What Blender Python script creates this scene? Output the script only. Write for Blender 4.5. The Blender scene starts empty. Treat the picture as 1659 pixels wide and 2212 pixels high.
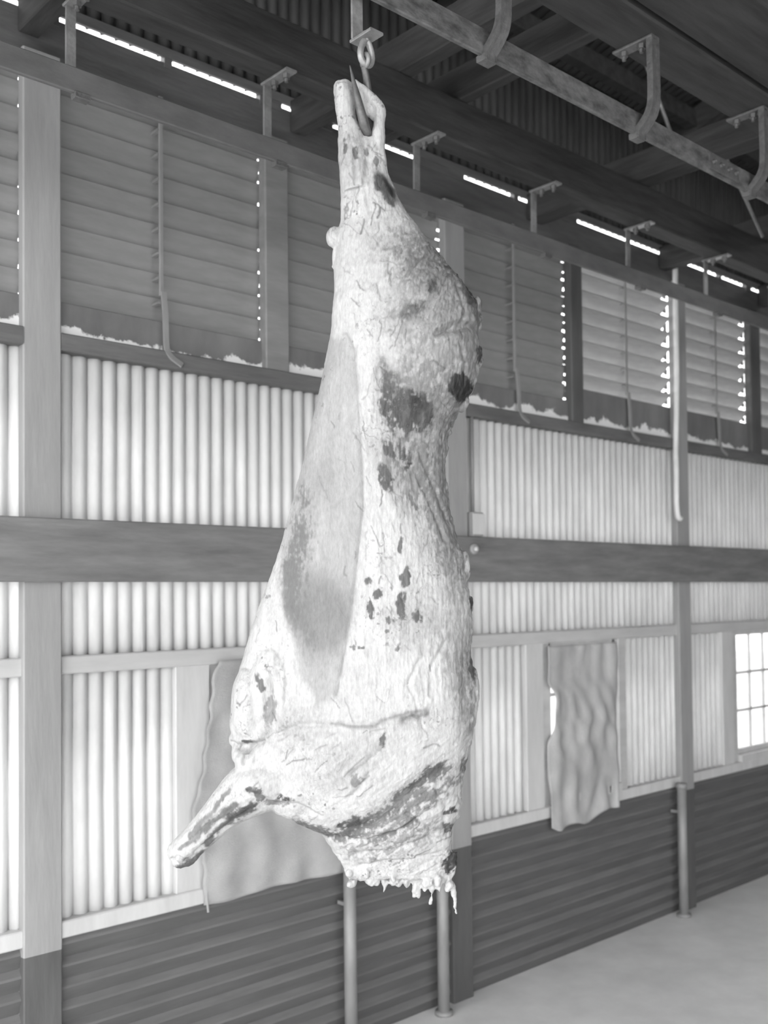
import bpy, math, random
import numpy as np
from mathutils import Vector, Matrix
random.seed(7)
S = bpy.context.scene
COL = S.collection
# ------------------------------------------------------------------ camera, sky, exposure
H = 2.555                       # eye height above the floor; heights below are given from the eye
F, CX, CY = 2206.3, 890.0, 1223.5
YAW, PITCH, ROLL = .751997, .027355, -.01121
_f = Vector((math.sin(YAW)*math.cos(PITCH), math.cos(YAW)*math.cos(PITCH), math.sin(PITCH)))
_r = Vector((math.cos(YAW), -math.sin(YAW), 0)); _u = _r.cross(_f)
_c, _s = math.cos(ROLL), math.sin(ROLL)
CR, CU, CF = _c*_r + _s*_u, -_s*_r + _c*_u, _f
cam = bpy.data.cameras.new('camera'); camo = bpy.data.objects.new('camera', cam); COL.objects.link(camo)
m = Matrix((CR, CU, -CF)).transposed().to_4x4(); m.translation = (0, 0, H); camo.matrix_world = m
cam.sensor_fit = 'VERTICAL'; cam.sensor_height = 36.0; cam.sensor_width = 27.0
cam.lens = F/2212*36
cam.shift_x = -(CX - 829.5)/2212; cam.shift_y = (CY - 1106)/2212
cam.clip_start = .05; cam.clip_end = 300
cam.dof.use_dof = True; cam.dof.focus_distance = 3.25; cam.dof.aperture_fstop = 2.7
S.camera = camo
W = bpy.data.worlds.new('overcast_sky'); S.world = W; W.use_nodes = True
bg = W.node_tree.nodes['Background']; bg.inputs[0].default_value = (.97, .97, .97, 1); bg.inputs[1].default_value = 1.0
S.view_settings.view_transform = 'Standard'; S.view_settings.look = 'None'; S.view_settings.gamma = 1
S.view_settings.use_curve_mapping = False
S.view_settings.exposure = 2.5

# ------------------------------------------------------------------ materials
def lin(s): return s/12.92 if s <= .04045 else ((s+.055)/1.055)**2.4
def mat(name, a, b, scale=6, stretch=(1, 1, 1), rough=.7, metal=0, bump=0, bscale=40, spec=.3, detail=6):
    M = bpy.data.materials.new(name); M.use_nodes = True; nt = M.node_tree; N = nt.nodes; L = nt.links
    P = N['Principled BSDF']; P.inputs['Roughness'].default_value = rough; P.inputs['Metallic'].default_value = metal
    P.inputs['Specular IOR Level'].default_value = spec
    tc = N.new('ShaderNodeTexCoord'); mp = N.new('ShaderNodeMapping'); mp.inputs['Scale'].default_value = stretch
    L.new(tc.outputs['Object'], mp.inputs['Vector'])
    no = N.new('ShaderNodeTexNoise'); no.inputs['Scale'].default_value = scale; no.inputs['Detail'].default_value = detail
    no.inputs['Roughness'].default_value = .62
    L.new(mp.outputs[0], no.inputs['Vector'])
    cr = N.new('ShaderNodeValToRGB'); cr.color_ramp.elements[0].position = .32; cr.color_ramp.elements[1].position = .68
    cr.color_ramp.elements[0].color = (a, a, a, 1); cr.color_ramp.elements[1].color = (b, b, b, 1)
    L.new(no.outputs['Fac'], cr.inputs[0]); L.new(cr.outputs[0], P.inputs['Base Color'])
    if bump:
        n2 = N.new('ShaderNodeTexNoise'); n2.inputs['Scale'].default_value = bscale; n2.inputs['Detail'].default_value = 5
        L.new(mp.outputs[0], n2.inputs['Vector'])
        bp = N.new('ShaderNodeBump'); bp.inputs['Strength'].default_value = bump; bp.inputs['Distance'].default_value = .01
        L.new(n2.outputs['Fac'], bp.inputs['Height']); L.new(bp.outputs[0], P.inputs['Normal'])
    return M
MT = dict(
    iron=mat('limewashed_iron', .62, .80, 5, (1, 1, .35), .55, 0, .1, 30, .4),
    roofiron=mat('old_roof_iron', .04, .07, 5, (1, 1, .4), .6, .2, .1),
    beam=mat('sawn_timber_beam', .028, .058, 9, (.25, 2, 2), .75, 0, .25, 30),
    joist=mat('sawn_timber_joist', .03, .06, 9, (2, .25, 2), .75, 0, .25, 30),
    mid=mat('weathered_hardwood', .14, .22, 8, (.3, 2, 2), .7, 0, .3, 30),
    ledge=mat('dark_painted_ledge', .10, .16, 8, (.3, 2, 2), .6, 0, .2, 30),
    post=mat('painted_post', .28, .34, 6, (2, 2, .3), .65, 0, .15, 30),
    postdark=mat('dark_painted_post', .085, .12, 6, (2, 2, .3), .6, 0, .15, 30),
    trim=mat('pale_painted_trim', .50, .60, 5, (2, 2, .4), .65, 0, .1, 30),
    girt=mat('pale_painted_girt', .44, .54, 5, (.4, 2, 2), .65, 0, .1, 30),
    louvre=mat('louvre_paint', .19, .25, 7, (.4, 2, 2), .6, 0, .1, 30),
    louvrelit=mat('louvre_paint_lit', .26, .36, 7, (.4, 2, 2), .6, 0, .1, 30),  # louvre paint lightened to carry the daylight caught by open blades
    dado=mat('tarred_board', .095, .125, 6, (.3, 2, 2), .55, 0, .15, 30),
    worn=mat('pale_board_edge', .12, .17, 5, (.35, 2, 2), .6, 0, .15, 30),  # paler tone given to the upward-facing strip of each board
    floor=mat('worn_concrete', .70, .84, 2.2, (1, 1, 1), .8, 0, .15, 25),
    ground=mat('pale_earth', .50, .62, .8, (1, 1, 1), .9, 0, .1, 10),
    rail=mat('worn_steel_rail', .08, .24, 26, (.5, 1, 1), .5, .5, .3, 60, .5),
    railgrey=mat('grey_steel_rail', .11, .16, 12, (.4, 1, 1), .55, .2, .1, 60, .4),
    cast=mat('cast_iron_bracket', .11, .19, 30, (1, 1, 1), .5, .5, .3, 80, .5),
    strap=mat('flat_iron_strap', .22, .34, 20, (1, 1, 1), .45, .5, .2, 80, .5),
    steel=mat('bright_steel', .20, .34, 30, (1, 1, 1), .45, .4, .15, 80, .5),
    hook=mat('dark_hook_steel', .07, .13, 40, (1, 1, 1), .4, .3, .15, 80, .5),
    pipe=mat('grey_pipe_paint', .22, .30, 8, (1, 1, .4), .5, .1, .1, 40, .4),
    sack=mat('hessian_sacking', .36, .46, 5, (1, 1, 1), .95, 0, .5, 240, .1),
    sack2=mat('faded_sacking', .36, .52, 5, (1, 1, .5), .95, 0, .5, 240, .1),
    strip=mat('pale_strip', .62, .75, 12, (1, 1, .5), .6, 0, .1, 40, .3),
)
def glass_mat():
    M = bpy.data.materials.new('window_glass'); M.use_nodes = True; nt = M.node_tree; N = nt.nodes
    N.remove(N['Principled BSDF']); t = N.new('ShaderNodeBsdfTransparent'); g = N.new('ShaderNodeBsdfGlossy')
    t.inputs[0].default_value = (.76, .76, .76, 1); g.inputs['Roughness'].default_value = .05
    mx = N.new('ShaderNodeMixShader'); mx.inputs[0].default_value = .08
    nt.links.new(t.outputs[0], mx.inputs[1]); nt.links.new(g.outputs[0], mx.inputs[2])
    nt.links.new(mx.outputs[0], N['Material Output'].inputs[0]); return M
MT['glass'] = glass_mat()
def sill_mat():                       # dark board with a crust of lime along its foot
    M = mat('limed_sill_board', .13, .20, 7, (.6, 2, .25), .7, 0, .15, 30); nt = M.node_tree; N = nt.nodes; L = nt.links
    P = N['Principled BSDF']; src = P.inputs['Base Color'].links[0].from_socket
    g = N.new('ShaderNodeNewGeometry'); sx = N.new('ShaderNodeSeparateXYZ'); L.new(g.outputs['Position'], sx.inputs[0])
    n1 = N.new('ShaderNodeTexNoise'); n1.inputs['Scale'].default_value = 3.2; n1.inputs['Detail'].default_value = 8; n1.inputs['Roughness'].default_value = .7
    L.new(g.outputs['Position'], n1.inputs['Vector'])
    mr = N.new('ShaderNodeMapRange'); mr.inputs[1].default_value = .36; mr.inputs[2].default_value = .72; mr.inputs[3].default_value = .004; mr.inputs[4].default_value = .115
    L.new(n1.outputs['Fac'], mr.inputs[0])
    ad = N.new('ShaderNodeMath'); ad.operation = 'ADD'; ad.inputs[1].default_value = H + 1.236; L.new(mr.outputs[0], ad.inputs[0])
    su = N.new('ShaderNodeMath'); su.operation = 'SUBTRACT'; L.new(ad.outputs[0], su.inputs[0]); L.new(sx.outputs['Z'], su.inputs[1])
    m2 = N.new('ShaderNodeMapRange'); m2.inputs[1].default_value = 0; m2.inputs[2].default_value = .012; L.new(su.outputs[0], m2.inputs[0])
    mx = N.new('ShaderNodeMix'); mx.data_type = 'RGBA'; L.new(m2.outputs[0], mx.inputs['Factor']); L.new(src, mx.inputs[6]); mx.inputs[7].default_value = (.8, .8, .8, 1)
    L.new(mx.outputs[2], P.inputs['Base Color']); return M
MT['sill'] = sill_mat()

# ------------------------------------------------------------------ mesh helpers
class MB:
    def __init__(s): s.v = []; s.f = []
    def box(s, x0, x1, y0, y1, z0, z1, bev=0):
        n = len(s.v)
        if bev:
            # chamfer the long edges: octagonal section along the longest axis
            d = (x1-x0, y1-y0, z1-z0); ax = d.index(max(d)); lo = (x0, y0, z0); hi = (x1, y1, z1)
            o = [i for i in range(3) if i != ax]; p, q = o
            a0, a1, b0, b1 = lo[p], hi[p], lo[q], hi[q]; e = min(bev, (a1-a0)*.3, (b1-b0)*.3)
            sec = [(a0+e, b0), (a1-e, b0), (a1, b0+e), (a1, b1-e), (a1-e, b1), (a0+e, b1), (a0, b1-e), (a0, b0+e)]
            for c in (lo[ax], hi[ax]):
                for (a, b) in sec:
                    t = [0, 0, 0]; t[ax] = c; t[p] = a; t[q] = b; s.v.append(tuple(t))
            for k in range(8): s.f.append((n+k, n+(k+1) % 8, n+8+(k+1) % 8, n+8+k))
            s.f.append(tuple(n+k for k in range(7, -1, -1))); s.f.append(tuple(n+8+k for k in range(8)))
            return s
        for z in (z0, z1):
            for (x, y) in ((x0, y0), (x1, y0), (x1, y1), (x0, y1)): s.v.append((x, y, z))
        s.f += [(n+3, n+2, n+1, n), (n+4, n+5, n+6, n+7)] + [(n+k, n+(k+1) % 4, n+4+(k+1) % 4, n+4+k) for k in range(4)]
        return s
    def sweep(s, path, sec, ref=(1, 0, 0), closed=False):
        """sweep a section [(a,b)] (or function i->section) along a path; a along ref-ish side axis"""
        n = len(s.v); P = [Vector(p) for p in path]; m_ = len(P); k = None
        for i, p in enumerate(P):
            if closed: t = (P[(i+1) % m_] - P[i-1]).normalized()
            else: t = (P[min(i+1, m_-1)] - P[max(i-1, 0)]).normalized()
            a = Vector(ref); a = (a - t*a.dot(t)).normalized(); b = t.cross(a)
            sc = sec(i) if callable(sec) else sec; k = len(sc)
            for (q, w) in sc: s.v.append(tuple(p + a*q + b*w))
        for i in range(m_ if closed else m_-1):
            j = (i+1) % m_
            for q in range(k): s.f.append((n+i*k+q, n+i*k+(q+1) % k, n+j*k+(q+1) % k, n+j*k+q))
        if not closed:
            s.f.append(tuple(n+q for q in range(k-1, -1, -1))); s.f.append(tuple(n+(m_-1)*k+q for q in range(k)))
        return s
    def tube(s, path, r, seg=12, ref=(1, 0, 0), flat=1.0, closed=False):
        def sec(i):
            rr = r[i] if isinstance(r, (list, tuple)) else r
            return [(rr*math.cos(2*math.pi*q/seg), rr*flat*math.sin(2*math.pi*q/seg)) for q in range(seg)]
        return s.sweep(path, sec, ref, closed)
    def mesh(s, name):
        me = bpy.data.meshes.new(name); me.from_pydata(s.v, [], s.f); me.validate(); me.update()
        import bmesh
        b = bmesh.new(); b.from_mesh(me); bmesh.ops.recalc_face_normals(b, faces=b.faces); b.to_mesh(me); b.free()
        return me
    def build(s, name, m_, parent=None, smooth=False, loc=None):
        me = s.mesh(name); me.materials.append(MT[m_] if isinstance(m_, str) else m_)
        if smooth: me.polygons.foreach_set('use_smooth', [True]*len(me.polygons))
        return link(name, me, parent, loc)
def link(name, me, parent=None, loc=None):
    o = bpy.data.objects.new(name, me); COL.objects.link(o)
    if loc: o.location = loc
    if parent: o.parent = parent
    return o
def tag(o, label=None, cat=None, group=None, kind=None):
    if label: o['label'] = label
    if cat: o['category'] = cat
    if group: o['group'] = group
    if kind: o['kind'] = kind
    return o
def empty(name, loc=(0, 0, 0)):
    o = bpy.data.objects.new(name, None); COL.objects.link(o); o.location = loc; o.empty_display_size = .1; return o
def z(v): return H + v
def smooth_path(pts, n=8):
    P = [Vector(p) for p in pts]; P = [2*P[0]-P[1]] + P + [2*P[-1]-P[-2]]; out = []
    for i in range(1, len(P)-2):
        for k in range(n):
            t = k/n; a, b, c, d = P[i-1:i+3]
            out.append(.5*((2*b) + (-a+c)*t + (2*a-5*b+4*c-d)*t*t + (-a+3*b-3*c+d)*t**3))
    out.append(P[-2]); return out

# ------------------------------------------------------------------ ground, floor, roof
XL, XR = -.58, 12.6
WY = 4.6
tag(MB().box(-40, 40, -40, 60, -.2, -.02).build('ground_outside', 'ground'), 'pale bare ground outside the shed', kind='structure')
tag(MB().box(-3, 12.7, -8, WY+.1, -.1, 0).build('floor', 'floor'), 'pale worn concrete floor of the shed', kind='structure')

CP = .0762
def corr(w, h, amp=.016, axis='z'):
    """a corrugated sheet of width w in x and height h in z, ribs upright, with its own thickness"""
    n = max(2, int(round(w/CP*14))); b = MB()
    for y_off in (0, .0012):
        for zz in (0, h):
            for i in range(n+1):
                x = w*i/n; b.v.append((x, y_off + amp - 2*amp*abs(math.cos(math.pi*x/CP))**.72, zz))
    k = n+1
    for i in range(n):
        b.f.append((i, i+1, k+i+1, k+i)); b.f.append((2*k+i+1, 2*k+i, 3*k+i, 3*k+i+1))
        b.f.append((i+1, i, 2*k+i, 2*k+i+1)); b.f.append((k+i, k+i+1, 3*k+i+1, 3*k+i))
    b.f.append((0, k, 3*k, 2*k)); b.f.append((n, 2*k+n, 3*k+n, k+n))
    return b
SHM = {}
def sheet(x, zlo, zhi, w, y, m_, parent, name='corrugated_sheet'):
    key = (round(w, 4), round(zhi-zlo, 4), m_)
    if key not in SHM:
        me = corr(w, zhi-zlo).mesh(name); me.materials.append(MT[m_]); me.polygons.foreach_set('use_smooth', [True]*len(me.polygons)); SHM[key] = me
    return link(name, SHM[key], parent, (x, y, z(zlo)))

# roof: sheets running up from the wall to a ridge
ceil = empty('ceiling', (0, 0, z(3.8))); tag(ceil, 'dark corrugated iron roof over timber purlins', kind='structure')
def roofsheet(x, y0, z0, y1, z1):
    L_ = math.hypot(y1-y0, z1-z0); key = ('roof', round(L_, 3))
    if key not in SHM:
        me = corr(CP*16, L_, .009).mesh('roof_sheet'); me.materials.append(MT['roofiron']); SHM[key] = me
    o = link('roof_sheet', SHM[key], ceil); o.rotation_euler = (math.atan2(y0-y1, z1-z0) , 0, 0)
    o.location = (x, y0, z(z0)-ceil.location.z); return o
for i in range(13):
    x = -3.0 + i*CP*16*.99
    roofsheet(x, WY+.35, 3.72, 0, 5.2)
    roofsheet(x, 0, 5.2, -8, 3.0)
for (yy, zz) in ((4.3, 3.80), (3.1, 4.18), (1.9, 4.55), (.7, 4.92)):
    MB().box(-3, 12.6, yy-.04, yy+.04, z(zz-.13)-ceil.location.z, z(zz)-ceil.location.z).build('purlin', 'joist', ceil)

# ------------------------------------------------------------------ back wall
wall = empty('wall_back', (0, WY, 0)); tag(wall, 'shed wall of corrugated iron over dark horizontal boards', kind='structure')
def wp(mb, name, m_, **k): return mb.build(name, m_, wall, loc=(0, -WY, 0), **k)
BAY = 2.617
POSTS = [4.564 + BAY*k for k in (-2, -1, 0, 1, 2, 3)]; POSTS = [p - (.09 if k < 2 else 0) for k, p in enumerate(POSTS)]
PW = .18
SW = CP*8
x = XL; k = 0
OPEN = [(2.86 + BAY*j, 3.65 + BAY*j) for j in (-1, 0, 1, 2, 3)]
OPEN = [(.25, 1.04), (2.93, 3.65), (5.60, 6.39), (8.15, 8.94), (10.78, 11.57)]
while x < XR - .01:
    w = min(SW, XR - x)
    sheet(x, -.30, 1.24, SW+CP*.22, (.0 if k % 2 else .0022) + .012, 'iron', wall)
    sheet(x, 2.757, 3.95, SW+CP*.22, .012 + (.0 if k % 2 else .0022), 'roofiron', wall, 'gable_sheet')
    x += SW; k += 1
segs = [(XL, OPEN[0][0]-.27)] + [(OPEN[i][1]+.09, OPEN[i+1][0]-.27) for i in range(4)] + [(OPEN[4][1]+.09, XR)]
for (a, b) in segs:
    a0 = XL + math.floor((a-XL)/CP)*CP
    b0 = XL + math.ceil((b-XL)/CP)*CP
    n = int(round((b0-a0)/CP)); q = 0
    while q < n:
        c = min(8, n-q); sheet(a0+q*CP, -1.53, -.28, c*CP+.004, .012, 'iron', wall); q += c
# bottom rail and dado boards between posts
edges = [XL] + [v for p in POSTS for v in (p, p+PW)] + [XR]
edges = [e for e in edges if XL <= e <= XR]
bays = []
pts = sorted(POSTS)
prev = XL
for p in pts:
    if p - prev > .3: bays.append((max(prev, XL), p))
    prev = p + PW
if XR - prev > .3: bays.append((prev, XR))
for (a, b) in bays:
    wp(MB().box(a, b, WY-.045, WY+.03, z(-1.56), z(-1.482), .006), 'bottom_rail', 'trim')
    wp(MB().box(a, b, WY-.035, WY+.03, z(-.352), z(-.268), .006), 'girt', 'girt')
    nb = 10; h = (2.555-1.56)/nb
    for j in range(nb):
        lo = -2.555 + j*h; b_ = MB(); n_ = 0
        # weatherboard: foot stands proud, head tucked under the board above
        pj = .034 + .006*math.sin(j*2.7)
        sec = [(WY-.006, z(lo)), (WY-pj, z(lo+h-.034)), (WY-pj+.004, z(lo+h-.024)), (WY-.006, z(lo+h+.002)), (WY+.012, z(lo))]
        for xx in (a, b):
            for (yy, zz) in sec: b_.v.append((xx, yy, zz))
        for q in range(5): b_.f.append((q, (q+1) % 5, 5+(q+1) % 5, 5+q))
        b_.f.append((4, 3, 2, 1, 0)); b_.f.append((5, 6, 7, 8, 9))
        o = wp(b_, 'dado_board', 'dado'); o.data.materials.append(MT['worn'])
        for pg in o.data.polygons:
            if pg.normal.z > .35 and abs(pg.normal.x) < .5: pg.material_index = 1  # upward-facing strip takes the paler tone
# trims beside the openings
for i, (a, b) in enumerate(OPEN):
    wp(MB().box(a-(.272 if i != 1 else .29), a-.09, WY-.03, WY+.03, z(-1.482), z(-.352), .005), 'architrave', 'trim')
    wp(MB().box(a-.09, a, WY-.012, WY+.05, z(-1.482), z(-.352), .005), 'jamb', 'girt')
    wp(MB().box(b, b+.095, WY-.03, WY+.05, z(-1.482), z(-.352), .005), 'architrave', 'girt')
# header under the eave slit, with packing blocks in the slit
wp(MB().box(XL, XR, WY-.005, WY+.02, z(2.50), z(2.726)), 'header_board', 'ledge')
wp(MB().box(XL, XR, WY-.018, WY-.0005, z(2.750), z(2.80)), 'eave_batten', 'ledge')
for (a, b) in ((2.605, 2.648), (3.19, 3.335), (3.60, 3.70), (4.40, 4.80), (5.298, 5.34), (5.69, 5.995), (7.19, 7.43), (8.0, 8.03), (8.45, 8.54), (9.6, 10.0), (1.9, 2.05)):
    wp(MB().box(a, b, WY-.012, WY+.03, z(2.70), z(2.775)), 'packing_block', 'ledge')
# right end wall
wr = empty('wall_right', (12.6, 0, 0)); tag(wr, 'dark corrugated end wall of the shed', kind='structure')
for i in range(14):
    o = sheet(0, -2.555, 4.2, SW*1.5, 0, 'roofiron', wr, 'end_sheet'); o.rotation_euler = (0, 0, -math.pi/2); o.location = (0, 4.5 - i*SW*1.5, 0)

wf = empty('wall_front_added', (0, -8, 0)); tag(wf, 'unseen dark corrugated wall added on the far side of the shed to limit light', kind='structure')  # unseen wall, added and sized to hold back light from this side
for i in range(9):
    o = sheet(4.4 + i*SW*1.5, -2.555, 3.1, SW*1.5, 0, 'roofiron', wf, 'side_sheet')

# ledge under the louvres and the sill boards
for j, (a, b) in enumerate(bays):
    t = MB().box(a, b, WY-.065, WY+.03, z(1.15), z(1.232), .006).build('trim_%d' % (j+1), 'ledge'); tag(t, 'dark timber ledge under the louvres', kind='structure')

# posts
names = ['far out left', 'left', 'mid', 'right', 'far', 'end']
PL = ['grey post against the wall left of the sacking bay, pipe-free', 'grey timber post at the end of the long louvre pair by the torn sacking',
      'grey timber post behind the hanging carcass, junction box beside it', 'grey timber post with a pale hose hanging down it',
      'grey timber post beyond the glazed window', 'grey timber post beside the corrugated end wall']
for i, p in enumerate(POSTS):
    if p < XL: continue
    t = wp(MB().box(p, p+PW, WY-.06, WY-.002, z(-1.60), z(2.52), .006), 'timber_post', 'post'); tag(t, PL[i])
    tag(MB().box(p, p+PW, WY-.06, WY-.002, 0, z(-1.60), .006).build('painted_base', 'postdark', t), 'dark painted foot of the post')
# middle wall beam
t = MB().box(XL, XR, WY-.105, WY-.06, z(.075), z(.366), .006).build('wall_plank', 'mid'); tag(t, 'broad dark timber plank running across the corrugated wall', 'beam')
for xx in np.arange(XL+.2, XR, .61):
    pass

# ------------------------------------------------------------------ louvre windows
MULL = [(.59, .74), (3.189, 3.344), (5.85, 5.986), (8.42, 8.60), (11.05, 11.2)]
PAN = []
for i, (a, b) in enumerate(bays):
    mm = [q for q in MULL if a < q[0] < b]
    if mm: PAN.append((a, mm[0][0], 0)); PAN.append((mm[0][1], b, 0))
    else: PAN.append((a, b, 0))
LZ0, LZ1, PITCHL = 1.39, 2.52, .1255
BLM = {}
win_i = 0
for (a, b, _) in PAN:
    win_i += 1
    pale = a > 5.9  # open panels take the paint with daylight put into its colour
    t = empty('window_%d' % win_i, ((a+b)/2, WY, z(LZ0)))
    tag(t, ('open timber louvres coloured paler for the daylight on them' if pale else 'closed dark timber louvres') + ' above the limed sill', kind='structure')
    cx = (a+b)/2
    if True:
        MB().box(a-cx, b-cx, -.012, .03, z(1.225)-z(LZ0), 0 if not pale else .105, .004).build('sill_board', 'sill', t)
    nb = 9 if not pale else 8; z0 = .055 if not pale else .165
    w = (b-a) + .019; chord = .15; tilt = math.radians(12 if not pale else 47)   # from upright
    key = (round(w, 3), pale)
    if key not in BLM:
        mb = MB().box(-w/2, w/2, -.006, .006, -chord/2, chord/2, .004)
        me = mb.mesh('louvre_blade'); me.materials.append(MT['louvrelit' if pale else 'louvre']); BLM[key] = me
    for j in range(nb):
        o = link('louvre_blade', BLM[key], t, (.0095, .045, z0 + j*PITCHL)); o.rotation_euler = (tilt + random.uniform(-.03, .03), 0, 0)
    for j in range(2*nb):
        zz = z0 - .03 + j*PITCHL/2 + random.uniform(-.006, .006)
        hh = random.choice((.036, .044, .048, .060))
        MB().box(w/2+.004, w/2+.042, .040, .052, zz, zz+hh).build('stop_block', 'louvre', t)
    # operating rod and its lever
    ztop = z0 + nb*PITCHL - .05; r0 = -.045 if not pale else -.035
    yr = -.035
    MB().box(r0-.011, r0+.011, yr-.006, yr+.006, .12, ztop, .002).build('operating_rod', 'pipe', t)
    for j in range(nb):
        zz = z0 + j*PITCHL + .03
        MB().box(r0-.018, r0+.004, yr, .05, zz-.006, zz+.006).build('rod_staple', 'louvre', t)
    lv = smooth_path([(r0+.005, yr-.012, .14), (r0+.012, yr-.018, .02), (r0+.014, yr-.022, -.13), (r0+.03, yr-.03, -.18), (r0+.09, yr-.045, -.225)], 6)
    MB().sweep(lv, [(-.014, -.006), (.014, -.006), (.014, .006), (-.014, .006)]).build('lever_handle', 'pipe', t)
for (a, b) in MULL:
    win = min((o for o in COL.objects if o.name.startswith('window_')), key=lambda o: abs(o.location.x - a))
    l = win.location
    MB().box(a-l.x, b-l.x, -.055, .012, z(1.232)-l.z, z(2.52)-l.z, .006).build('mullion', 'postdark' if a > 5 else 'louvre', win)

# ------------------------------------------------------------------ glazed window and its fellows
def glazed(n, a, b):
    t = empty('window_%d' % n, ((a+b)/2, WY, z(-1.46))); tag(t, 'small-paned glazed window in the corrugated wall', kind='structure')
    hw = (b-a)/2; zt = 1.04; f = .03
    MB().box(-hw, hw, -.05, .06, -.03, .035, .005).build('window_sill', 'trim', t)
    for (x0, x1, zz0, zz1) in ((-hw, -hw+f, .035, zt+.07), (hw-f, hw, .035, zt+.07), (-hw, hw, zt+.03, zt+.07), (-hw, hw, .035, .08)):
        MB().box(x0, x1, .005, .04, zz0, zz1, .003).build('sash_rail', 'trim', t)
    cols, rows = 3, 3; gw = (2*hw-2*f)/cols; gh = (zt-.05)/rows
    for i in range(1, cols): MB().box(-hw+f+i*gw-.011, -hw+f+i*gw+.011, .012, .034, .08, zt+.03, .002).build('glazing_bar', 'trim', t)
    for j in range(1, rows): MB().box(-hw+f, hw-f, .012, .034, .08+j*gh-.011, .08+j*gh+.011, .002).build('glazing_bar', 'trim', t)
    for i in range(cols):
        for j in range(rows):
            MB().box(-hw+f+i*gw, -hw+f+(i+1)*gw, .022, .025, .08+j*gh, .08+(j+1)*gh).build('window_pane', 'glass', t)
n0 = win_i
for j, (a, b) in enumerate(OPEN): glazed(n0+1+j, a, b)

# ------------------------------------------------------------------ sacking curtains
def curtain(name, xs, ztop, zbot, left_edge, m_, label, seed, fold):
    nx, nz = 46, 70; b = MB(); rng = np.random.RandomState(seed)
    ph = rng.rand(8)*6.28
    x0, x1 = xs; xc = (x0+x1)/2
    for j in range(nz+1):
        v = j/nz; zz_t = ztop
        for i in range(nx+1):
            u = i/nx
            lo = zbot(u); zz = ztop + (lo-ztop)*v
            le = x0 + left_edge(v); re = x1 + .012*math.sin(9*v+1)
            xx = le + (re-le)*u
            y = WY-.056 - fold*(.5+.5*math.sin(9*u*math.pi+1.4*math.sin(3*v+ph[0])+ph[1]))*(.25+.75*v) - fold*.6*math.sin(5*u+7*v+ph[2]) - fold*.5*math.sin(17*u-11*v+ph[3])*v
            y -= fold*(.25*math.sin(23*u+13*v+ph[4]) + .22*math.sin(31*u-19*v+3*math.sin(7*v)+ph[5]) + .2*math.sin(27*v+9*u+2*math.sin(11*u)+ph[6]))
            b.v.append((xx-xc, min(y, WY-.046)-WY, zz-ztop))
    k = nx+1
    for j in range(nz):
        for i in range(nx): b.f.append((j*k+i, j*k+i+1, (j+1)*k+i+1, (j+1)*k+i))
    o = b.build(name, m_, smooth=True); o.location = (xc, WY, z(ztop)); tag(o, label, 'curtain')
    md = o.modifiers.new('thickness', 'SOLIDIFY'); md.thickness = .004; md.offset = 1
    return o
def le1(v):
    xs = [0, .04, .28, .46, .57, .66, .72, .8, 1]; ys = [.05, .01, -.02, -.05, -.10, -.125, -.10, -.06, -.05]
    return float(np.interp(v, xs, ys)) + .006*math.sin(60*v)
cur1 = curtain('sacking_curtain', (2.83, 3.74), -.33, lambda u: -1.562 - .006*math.sin(9*u), le1, 'sack', 'torn grey sacking hung over the opening behind the carcass foreleg', 3, .012)
cur2 = curtain('sacking_curtain', (5.52, 6.31), -.37, lambda u: -1.60 - .05*math.sin(3.3*u+.4) - .02*math.sin(14*u), lambda v: .078*math.exp(-((v-.37)/.14)**6), 'sack2', 'pale creased sacking hung over the opening beside the hose post', 5, .02)
cd = smooth_path([(2.80, WY-.06, z(-1.17)), (2.795, WY-.06, z(-1.3)), (2.81, WY-.062, z(-1.42)), (2.795, WY-.062, z(-1.50)), (2.80, WY-.065, z(-1.60))], 6)
o = MB().tube([(p.x-cur1.location.x, p.y-WY, p.z-cur1.location.z) for p in cd], .006, 8).build('loose_cord', 'sack', cur1)
# thin edge of daylight batten left of the pale curtain

# pipes standing against the dado
for (xx, lab) in ((3.68, 'slim grey pipe standing against the dark boards below the torn sacking'), (4.41, 'slim grey pipe standing against the dark boards beside the middle post'), (7.07, 'slim grey pipe standing at the foot of the hose post')):
    t = empty('stand_pipe', (xx, WY-.125, 0)); tag(t, lab, 'pipe', 'pipes against the dado')
    MB().tube([(0, 0, 0), (0, 0, z(-1.53))], .036, 16, flat=1).build('pipe_shaft', 'pipe', t, True)
    MB().tube([(0, 0, 0), (0, 0, .025)], .055, 16).build('pipe_flange', 'pipe', t, True)
    MB().tube([(0, 0, z(-1.55)), (0, 0, z(-1.515))], .042, 16).build('pipe_cap', 'pipe', t, True)
    MB().box(-.012, .012, 0, .098, z(-1.75), z(-1.73)).build('pipe_clip', 'pipe', t)
# junction box and knob by the middle post
t = empty('junction_box', (4.81, WY-.06, z(.37))); tag(t, 'small grey junction box on the plank beside the middle post', 'box')
MB().box(-.05, .05, -.03, .05, 0, .155, .006).build('box_body', 'post', t); MB().box(-.055, .055, -.036, -.03, .012, .145, .003).build('box_lid', 'trim', t)
MB().tube([(0, .02, .155), (0, .02, .80)], .012, 10).build('conduit', 'pipe', t, True)
t = empty('cable_knob', (4.745, WY-.105, z(.285))); tag(t, 'round pale knob screwed to the dark wall plank', 'knob')
MB().tube([(0, .01, 0), (0, -.015, 0), (0, -.02, 0)], [.034, .034, .026], 18, ref=(1, 0, 0)).build('knob_rim', 'post', t, True)
MB().tube([(0, -.018, 0), (0, -.034, 0)], .014, 12, ref=(1, 0, 0)).build('knob_screw', 'trim', t, True)
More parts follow.
